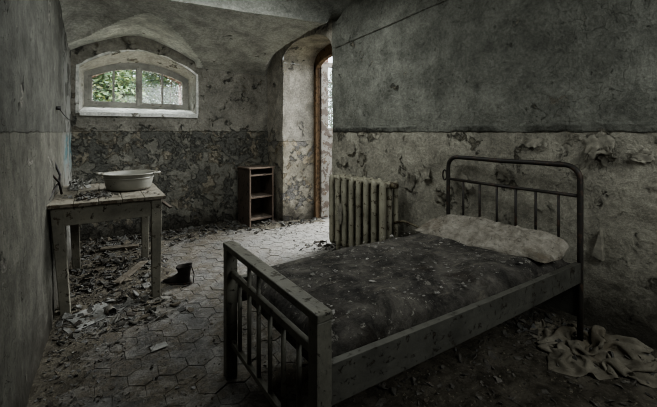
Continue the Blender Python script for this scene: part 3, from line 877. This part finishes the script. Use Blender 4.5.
AA = [math.sin(x_*PI/2) for x_ in lin(-1,1,90)]; BB = [math.sin(x_*PI/2) for x_ in lin(-1,1,44)]
mb.grid(lambda a,b: pil(a,b,True), AA, BB); mb.grid(lambda a,b: pil(a,b,False), AA, BB, flip=True)
tag(mb.build('pillow', M_pillow, weld=.0006), 'stained pale pillow lying at the head of the bed', 'pillow')

# ------------------------------------------------------------------ boot
bt = empty('leather_boot', (.66,3.62,0), 'old dark leather boot standing on the tiles right of the table leg', 'boot')
toe = (Vector((.47,3.74,0))-Vector((.68,3.60,0))).normalized(); sdv = Vector((-toe.y, toe.x, 0)); hc = Vector((.685,3.60,floor_h(.68,3.6)))
def sect(c, rx, ry, n=20, tilt=0):
    return [c + toe*(rx*math.cos(2*PI*k/n)) + sdv*(ry*math.sin(2*PI*k/n)) + Vector((0,0,tilt*math.cos(2*PI*k/n))) for k in range(n)]
mb = MB(); secs = []
for z, off, rx, ry, tl in ((.225,.012,.078,.062,.02),(.212,.010,.073,.056,.018),(.18,.008,.064,.050,.01),(.14,.010,.058,.046,0),(.105,.02,.066,.047,-.008),(.08,.035,.078,.046,-.012),(.055,.05,.10,.046,-.012),(.035,.075,.128,.046,-.008),(.012,.085,.142,.048,0)):
    secs.append(sect(hc + toe*off + Vector((0,0,z*.75)), rx, ry, 20, tl*-1))
vs = [p + Vector((0,0,.004*fbm(p.x*40,p.y*40,p.z*40))) for s_ in secs for p in s_]
fs = [(i*20+k, i*20+(k+1)%20, (i+1)*20+(k+1)%20, (i+1)*20+k) for i in range(len(secs)-1) for k in range(20)]
fs.append(tuple((len(secs)-1)*20+k for k in range(20)))
# inner lining so the shaft is open
ins = [sect(hc + toe*.012 + Vector((0,0,z)), rx, ry, 20, 0) for z, rx, ry in ((.166,.070,.054),(.09,.05,.038))]
o = len(vs); vs += [p for s_ in ins for p in s_]
fs += [(k, o+k, o+(k+1)%20, (k+1)%20) for k in range(20)] + [(o+k, o+20+k, o+20+(k+1)%20, o+(k+1)%20) for k in range(20)] + [tuple(o+20+k for k in range(20))]
mb.add(vs, fs, smooth=True); mb.build('upper', M_leather, bt)
mb = MB(); a_ = sect(hc+toe*.085+Vector((0,0,.016)), .148, .053); b_ = sect(hc+toe*.085+Vector((0,0,-.004)), .148, .053)
mb.add(a_+b_, [tuple(range(20)), tuple(range(39,19,-1))]+[(k,20+k,20+(k+1)%20,(k+1)%20) for k in range(20)]); mb.build('sole', M_hook, bt)
mb = MB(); mb.tube([hc+Vector((.05,-.01,.17)), hc+Vector((.075,-.03,.08)), hc+Vector((.06,-.06,.012)), hc+Vector((.0,-.09,.008)), hc+Vector((-.05,-.10,.008))], .005, 6); mb.build('strap', M_leather, bt)

# ------------------------------------------------------------------ debris
TINT = [(.17,.163,.145),(.13,.124,.108),(.20,.193,.175),(.10,.092,.078),(.21,.204,.19),(.07,.06,.05),(.15,.13,.10)]
def chip(mb, p, size, q, tilt=.35, thick=.18, tint=None):
    n = q.choice((3,4,4,5,5,6)); rot = Euler((q.gauss(0,tilt), q.gauss(0,tilt), q.uniform(0,6.28))).to_matrix()
    asp = q.uniform(.45,1); ph = q.uniform(0,6.28); th = size*thick*q.uniform(.5,1.3); cur = q.uniform(-.35,.35)
    lo = []; up = []
    for k in range(n):
        a = ph + 2*PI*k/n + q.uniform(-.35,.35); rr = size*q.uniform(.65,1.1)
        x = rr*math.cos(a); y = rr*asp*math.sin(a); zz = cur*x*x/size
        lo.append(p + rot @ Vector((x, y, zz))); up.append(p + rot @ Vector((x*.93, y*.93, zz+th)))
    fs = [tuple(range(n,2*n)), tuple(range(n-1,-1,-1))] + [(k,(k+1)%n,n+(k+1)%n,n+k) for k in range(n)]
    c = tint or q.choice(TINT); g = q.uniform(.75,1.25)
    mb.add(lo+up, fs, tuple(ch*g*.66 for ch in c))
def scatter(name, label, n, sampler, s0, s1, seed, tilt=.35, hfn=floor_h, tint=None, thick=.18):
    q = random.Random(seed); mb = MB(); k = 0; tries = 0
    while k < n and tries < n*20:
        tries += 1
        xy = sampler(q)
        if xy is None: continue
        x, y = xy; sz = s0*(s1/s0)**(q.random()**2.2)
        z = hfn(x, y)
        chip(mb, Vector((x, y, z + sz*.10)), sz, q, tilt, thick, tint); k += 1
    return tag(mb.build(name, M_chip), label, 'debris', kind='stuff')
def clear(x, y):
    return xl(y)+.03 < x < xr(y)-.03 and y < YB-.03
def s_back(q):
    x = q.uniform(-.2, 2.4); y = YB-.03-abs(q.gauss(0,.28)); return (x,y) if clear(x,y) else None
def s_table(q):
    x = q.uniform(-.27,.65)-abs(q.gauss(0,.05)); y = q.uniform(3.0,5.5); return (x,y) if clear(x,y) and not (x > .45 and y < 3.9 and q.random() < .8) else None
def s_left(q):
    y = q.uniform(1.4,3.3); x = xl(y)+.03+abs(q.gauss(0,.22)); return (x,y) if clear(x,y) else None
def s_all(q):
    x = q.uniform(-.25,2.8); y = q.uniform(1.2,5.5); return (x,y) if clear(x,y) else None
def s_right(q):
    y = q.uniform(.4,4.0); x = xr(y)-.03-abs(q.gauss(0,.2)); return (x,y) if clear(x,y) else None
def s_bed(q):
    x = q.uniform(.8,2.75); y = q.uniform(.55,2.6); return (x,y) if clear(x,y) else None
def s_door(q):
    x = q.uniform(2.0,3.0); y = q.uniform(3.9,5.05); return (x,y)
def s_jamb(q):
    x = q.uniform(2.35,3.0); y = 5.05-abs(q.gauss(0,.07)); return (x,y)
scatter('plaster_debris', 'plaster rubble heaped along the foot of the back wall', 2200, s_back, .009, .06, 11, .45)
scatter('plaster_debris', 'paint flakes and rubble littering the floor under the table', 2600, s_table, .007, .06, 12, .4)
scatter('plaster_debris', 'fine crumbs of plaster along the foot of the left wall', 1300, s_left, .004, .024, 13)
scatter('plaster_debris', 'small grit scattered across the open tiled floor', 2600, s_all, .003, .018, 14, .3)
scatter('plaster_debris', 'fallen plaster lumps along the foot of the right wall', 700, s_right, .010, .055, 15, .5)
scatter('plaster_debris', 'brown crumbs and lumps on the floor around and under the bed', 1900, s_bed, .005, .035, 16, .45, tint=(.19,.175,.15))
scatter('plaster_debris', 'pale plaster pieces on the floor before the door recess', 900, s_door, .003, .022, 17, .3)
scatter('plaster_debris', 'plaster rubble heaped against the far jamb of the door recess', 160, s_jamb, .015, .05, 18, .5)
# flakes on the bed, on the table
def s_mat(q): return (q.uniform(.05,.80), q.uniform(.08,.92))
q = random.Random(21); mb = MB()
for _ in range(700):
    s, t = s_mat(q); p = P(s, t, 0); sz = .0028*(7)**(q.random()**2.4)
    chip(mb, Vector((p.x,p.y, mattress_top(s,t)+.001 - .0)), sz, q, .15, .2, q.choice(((.44,.42,.38),(.34,.32,.29),(.22,.21,.185))))
tag(mb.build('plaster_crumbs', M_chip), 'pale plaster crumbs sprinkled over the dark mattress', 'debris', kind='stuff')
mb = MB()
for _ in range(190):
    a = abs(q.gauss(0,1)); x = -.03+q.gauss(0,.07); y = 3.68+q.gauss(0,.09)
    if xl(y)+.04 < x < .45 and 3.40 < y < 4.5 and (x-bx)**2+(y-by)**2 > .21**2:
        chip(mb, Vector((x,y,TZ+.004+.02*math.exp(-((x+.03)**2+(y-3.68)**2)/.01))), q.uniform(.008,.032), q, .5)
for _ in range(70):
    x = q.uniform(-.26,.44); y = q.uniform(3.42,4.5)
    if (x-bx)**2+(y-by)**2 > .22**2: chip(mb, Vector((x,y,TZ+.004)), q.uniform(.004,.016), q, .2)
for _ in range(60):
    x = xl(4.3)+.04+abs(q.gauss(0,.06)); y = 4.3+q.gauss(0,.13)
    if y < 4.52: chip(mb, Vector((x,y,TZ+.006+abs(q.gauss(0,.03)))), q.uniform(.015,.05), q, .7, tint=(.24,.235,.21))
tag(mb.build('plaster_crumbs', M_chip), 'flaked plaster heaped on the tabletop beside the basin', 'debris', kind='stuff')

# crumpled sheets by a small position-based cloth
def crumple(nx, ny, w, h, sx, sy, seed, amp=.03, steps=160, g=.0006):
    rs = np.random.RandomState(seed)
    X, Y = np.meshgrid(np.linspace(-w/2,w/2,nx), np.linspace(-h/2,h/2,ny), indexing='ij')
    dxr = w/(nx-1); dyr = h/(ny-1)
    zz = np.array([[amp*(1.2+fbm(a*4+seed, b*4, seed*.7, 4)+.5*fbm(a*11, b*11, seed, 3)) for b in np.linspace(-h/2,h/2,ny)] for a in np.linspace(-w/2,w/2,nx)])
    p = np.stack([X*sx, Y*sy, zz+.01], -1); p[...,0] += .02*rs.randn(nx,1)*.3; prev = p.copy()
    cons = []
    def pairs(di, dj, L, k):
        for par in (0,1):
            I = np.arange(0, nx-di); J = np.arange(max(0,-dj), ny-max(0,dj))
            Ig, Jg = np.meshgrid(I, J, indexing='ij')
            key = (Ig//max(1,di) if di else Jg//max(1,abs(dj)))
            mk = (key % 2) == par
            cons.append((Ig[mk], Jg[mk], Ig[mk]+di, Jg[mk]+dj, L, k))
    pairs(1,0,dxr,1); pairs(0,1,dyr,1)
    dg = math.hypot(dxr,dyr); pairs(1,1,dg,.6); pairs(1,-1,dg,.6); pairs(2,0,2*dxr,.25); pairs(0,2,2*dyr,.25)
    for st in range(steps):
        vel = (p-prev)*.9; prev = p.copy(); p = p + vel; p[...,2] -= g
        for _ in range(4):
            for i0,j0,i1,j1,L,k in cons:
                a = p[i0,j0]; b = p[i1,j1]; d_ = b-a; ln = np.linalg.norm(d_,axis=-1,keepdims=True)+1e-9
                c_ = d_*(.5*k*(1-L/ln)); p[i0,j0] += c_; p[i1,j1] -= c_
            lowm = p[...,2] < .004
            p[...,2] = np.where(lowm, .004, p[...,2])
            for ax in (0,1): p[...,ax] = np.where(lowm, prev[...,ax]*.8+p[...,ax]*.2, p[...,ax])
    return p
def sheet(name, mat, p, loc, rz, label, cat, zfn=None, thick=.003):
    nx, ny, _ = p.shape; c, s = math.cos(rz), math.sin(rz); mb = MB(); vs = []
    for i in range(nx):
        for j in range(ny):
            x, y, z = p[i,j]; X = loc[0]+x*c-y*s; Y = loc[1]+x*s+y*c
            X = min(X, xr(Y)-.03); X = max(X, xl(Y)+.03)
            vs.append((X, Y, loc[2]+z+(zfn(X,Y) if zfn else 0)))
    fs = [(i*ny+j, (i+1)*ny+j, (i+1)*ny+j+1, i*ny+j+1) for i in range(nx-1) for j in range(ny-1)]
    mb.add(vs, fs, smooth=True); o = mb.build(name, mat)
    m = o.modifiers.new('thick','SOLIDIFY'); m.thickness = thick
    m = o.modifiers.new('sub','SUBSURF'); m.levels = m.render_levels = 1
    return tag(o, label, cat)
sheet('crumpled_cloth', M_cloth, crumple(52,44,.86,.70,.55,.42,4,.10,150,.0004), (2.60,.96,0), -.9, 'large crumpled grey cloth lying on the floor by the right wall', 'cloth', floor_h)
sheet('crumpled_cloth', M_cloth, crumple(26,22,.20,.17,.60,.5,9,.04,120,.0004), (2.60,1.27,0), .3, 'small crumpled rag on the floor beside the bed rail, behind the large cloth', 'cloth', floor_h)
sheet('paper_sheet', M_paper, crumple(24,24,.30,.26,.92,.9,3,.008), (-.05,3.35,.004), .5, 'large pale torn paper lying on the floor at the near table leg', 'paper', floor_h)
sheet('paper_sheet', M_paper, crumple(14,14,.10,.09,.85,.85,6,.008), (.13,3.38,.004), .9, 'small pale paper scrap on the floor right of the large torn paper', 'paper', floor_h)
sheet('paper_sheet', M_paper, crumple(14,14,.11,.07,.92,.9,8,.004), (.33,2.62,.004), .2, 'small white paper scrap lying alone on the open tiles', 'paper', floor_h)
# tin can, planks
can = empty('tin_can', (.08,3.27,0), 'small empty rusty tin can lying on the floor near the torn paper', 'can')
mb = MB(); A = Vector((.08,3.27,floor_h(.08,3.27)+.03)); ax = Vector((-.35,.94,0)).normalized()
pts_o = [A, A+ax*.003, A+ax*.078, A+ax*.08]
mb.tube(pts_o, [.030,.032,.032,.030], 20, cap=False); mb.tube([A+ax*.08, A+ax*.06], [.030,.001], 20, cap=False); mb.build('body', M_tin, can)
mb = MB(); mb.beam((.00,4.98,floor_h(.0,4.98)+.03), (.40,4.93,floor_h(.4,4.93)+.022), .10, .03); tag(mb.build('wooden_plank', M_plank, bevel=.004), 'dusty grey plank lying on the rubble behind the table', 'plank')
mb = MB(); mb.beam((.12,3.85,floor_h(.12,3.85)+.02), (.40,4.30,floor_h(.40,4.30)+.022), .075, .022); tag(mb.build('wooden_plank', M_plank, bevel=.003), 'dusty grey plank lying askew on the floor beneath the table', 'plank')

# peeling sheets of paint curling off the right wall (children of the wall)
def peel_sheet(y, z, w, h, seed, curl=.05, rot=0):
    q = random.Random(seed); mb = MB(); ph = q.uniform(0,9)
    def f(u, v):
        a = (u-.5)*w*(1+.35*fbm(v*2+ph, 1)); b = (v-.5)*h*(1+.35*fbm(u*2+ph, 4))
        yy_ = y + a*math.cos(rot) - b*math.sin(rot) + .02*fbm(u*4, v*4, ph); zz_ = z + a*math.sin(rot) + b*math.cos(rot) + .02*fbm(u*4+7, v*4, ph)
        lift = curl*max(0, (v-.35))**1.4*(1+.6*fbm(u*3, ph)) + .006
        return Vector((pr(yy_, zz_).x - lift - .004, yy_, zz_ - lift*.3))
    mb.grid(f, lin(0,1,12), lin(0,1,14))
    o = mb.build('peeling_paint', M_flake, wr); o['label'] = 'curling sheet of pale paint'
    m = o.modifiers.new('t','SOLIDIFY'); m.thickness = .003
for a in ((1.02,1.37,.16,.14,1,.05,2.6),(1.08,1.25,.05,.24,2,.04,.5),(.98,1.30,.10,.10,3,.06,1.0),(1.42,1.38,.10,.07,4,.05,3.1),(2.42,1.05,.12,.13,5,.05,2.8),(2.6,.95,.10,.2,6,.05,.4),
          (1.65,1.12,.12,.10,7,.04,1.6),(2.0,1.0,.10,.16,8,.04,2.4),(3.5,1.25,.14,.12,9,.05,2.9),(3.3,1.15,.12,.16,10,.05,.5),(3.62,1.08,.10,.12,11,.05,1.9),(.80,1.30,.10,.06,12,.03,3.0),(2.25,.85,.1,.14,13,.05,.3)):
    peel_sheet(*a)
# pale broken wedge of plaster near the headboard
mb = MB(); yw = 1.0
pw = [pr(1.045,.62), pr(.985,.60), pr(1.0,.80)]
vs = [v + Vector((-.012,0,0)) for v in pw] + [v + Vector((-.05,0,-.004)) for v in pw]
mb.add(vs, [(3,4,5),(0,2,1),(0,1,4,3),(1,2,5,4),(2,0,3,5)]); o = mb.build('plaster_shard', M_flake, wr); o['label'] = 'pale pointed plaster shard'

# ------------------------------------------------------------------ light
W_ = bpy.data.worlds.new('world'); S.world = W_; W_.use_nodes = True
bg = W_.node_tree.nodes['Background']; bg.inputs[0].default_value = (.86,.93,1.0,1); bg.inputs[1].default_value = 2.2
def area(name, loc, target, sx, sy, power, col):
    l = bpy.data.lights.new(name, 'AREA'); l.shape = 'RECTANGLE'; l.size = sx; l.size_y = sy; l.energy = power; l.color = col
    o = bpy.data.objects.new(name, l); C.objects.link(o); o.location = loc
    o.rotation_euler = (Vector(target)-Vector(loc)).to_track_quat('-Z','Y').to_euler(); return o
area('window_daylight', (.55,7.0,3.75), (.6,4.6,1.2), 2.0, 1.4, 560, (.93,.97,1))
area('door_daylight', (5.0,4.75,3.0), (2.5,4.3,0), 1.4, 1.4, 330, (.95,.98,1))
area('room_fill', (.95,3.0,3.0), (1.0,3.2,0), 1.3, 1.6, 30, (.94,.99,1))
area('room_fill_front', (1.9,-.95,2.45), (1.9,2.0,.3), 1.6, 1.2, 27, (.94,.99,1))
sp = bpy.data.lights.new('vault_fill', 'SPOT'); sp.energy = 140; sp.spot_size = .85; sp.spot_blend = 1.0; sp.shadow_soft_size = .4; sp.color = (.95,1,1)  # unseen spot behind the camera, added to brighten the vault
so = bpy.data.objects.new('vault_fill', sp); C.objects.link(so); so.location = (.9,-.8,1.7)
so.rotation_euler = (Vector((.95,4.6,3.3))-Vector(so.location)).to_track_quat('-Z','Y').to_euler()
S.view_settings.view_transform = 'AgX'; S.view_settings.look = 'AgX - Medium High Contrast'; S.view_settings.exposure = .55
S.cycles.filter_width = 1.1
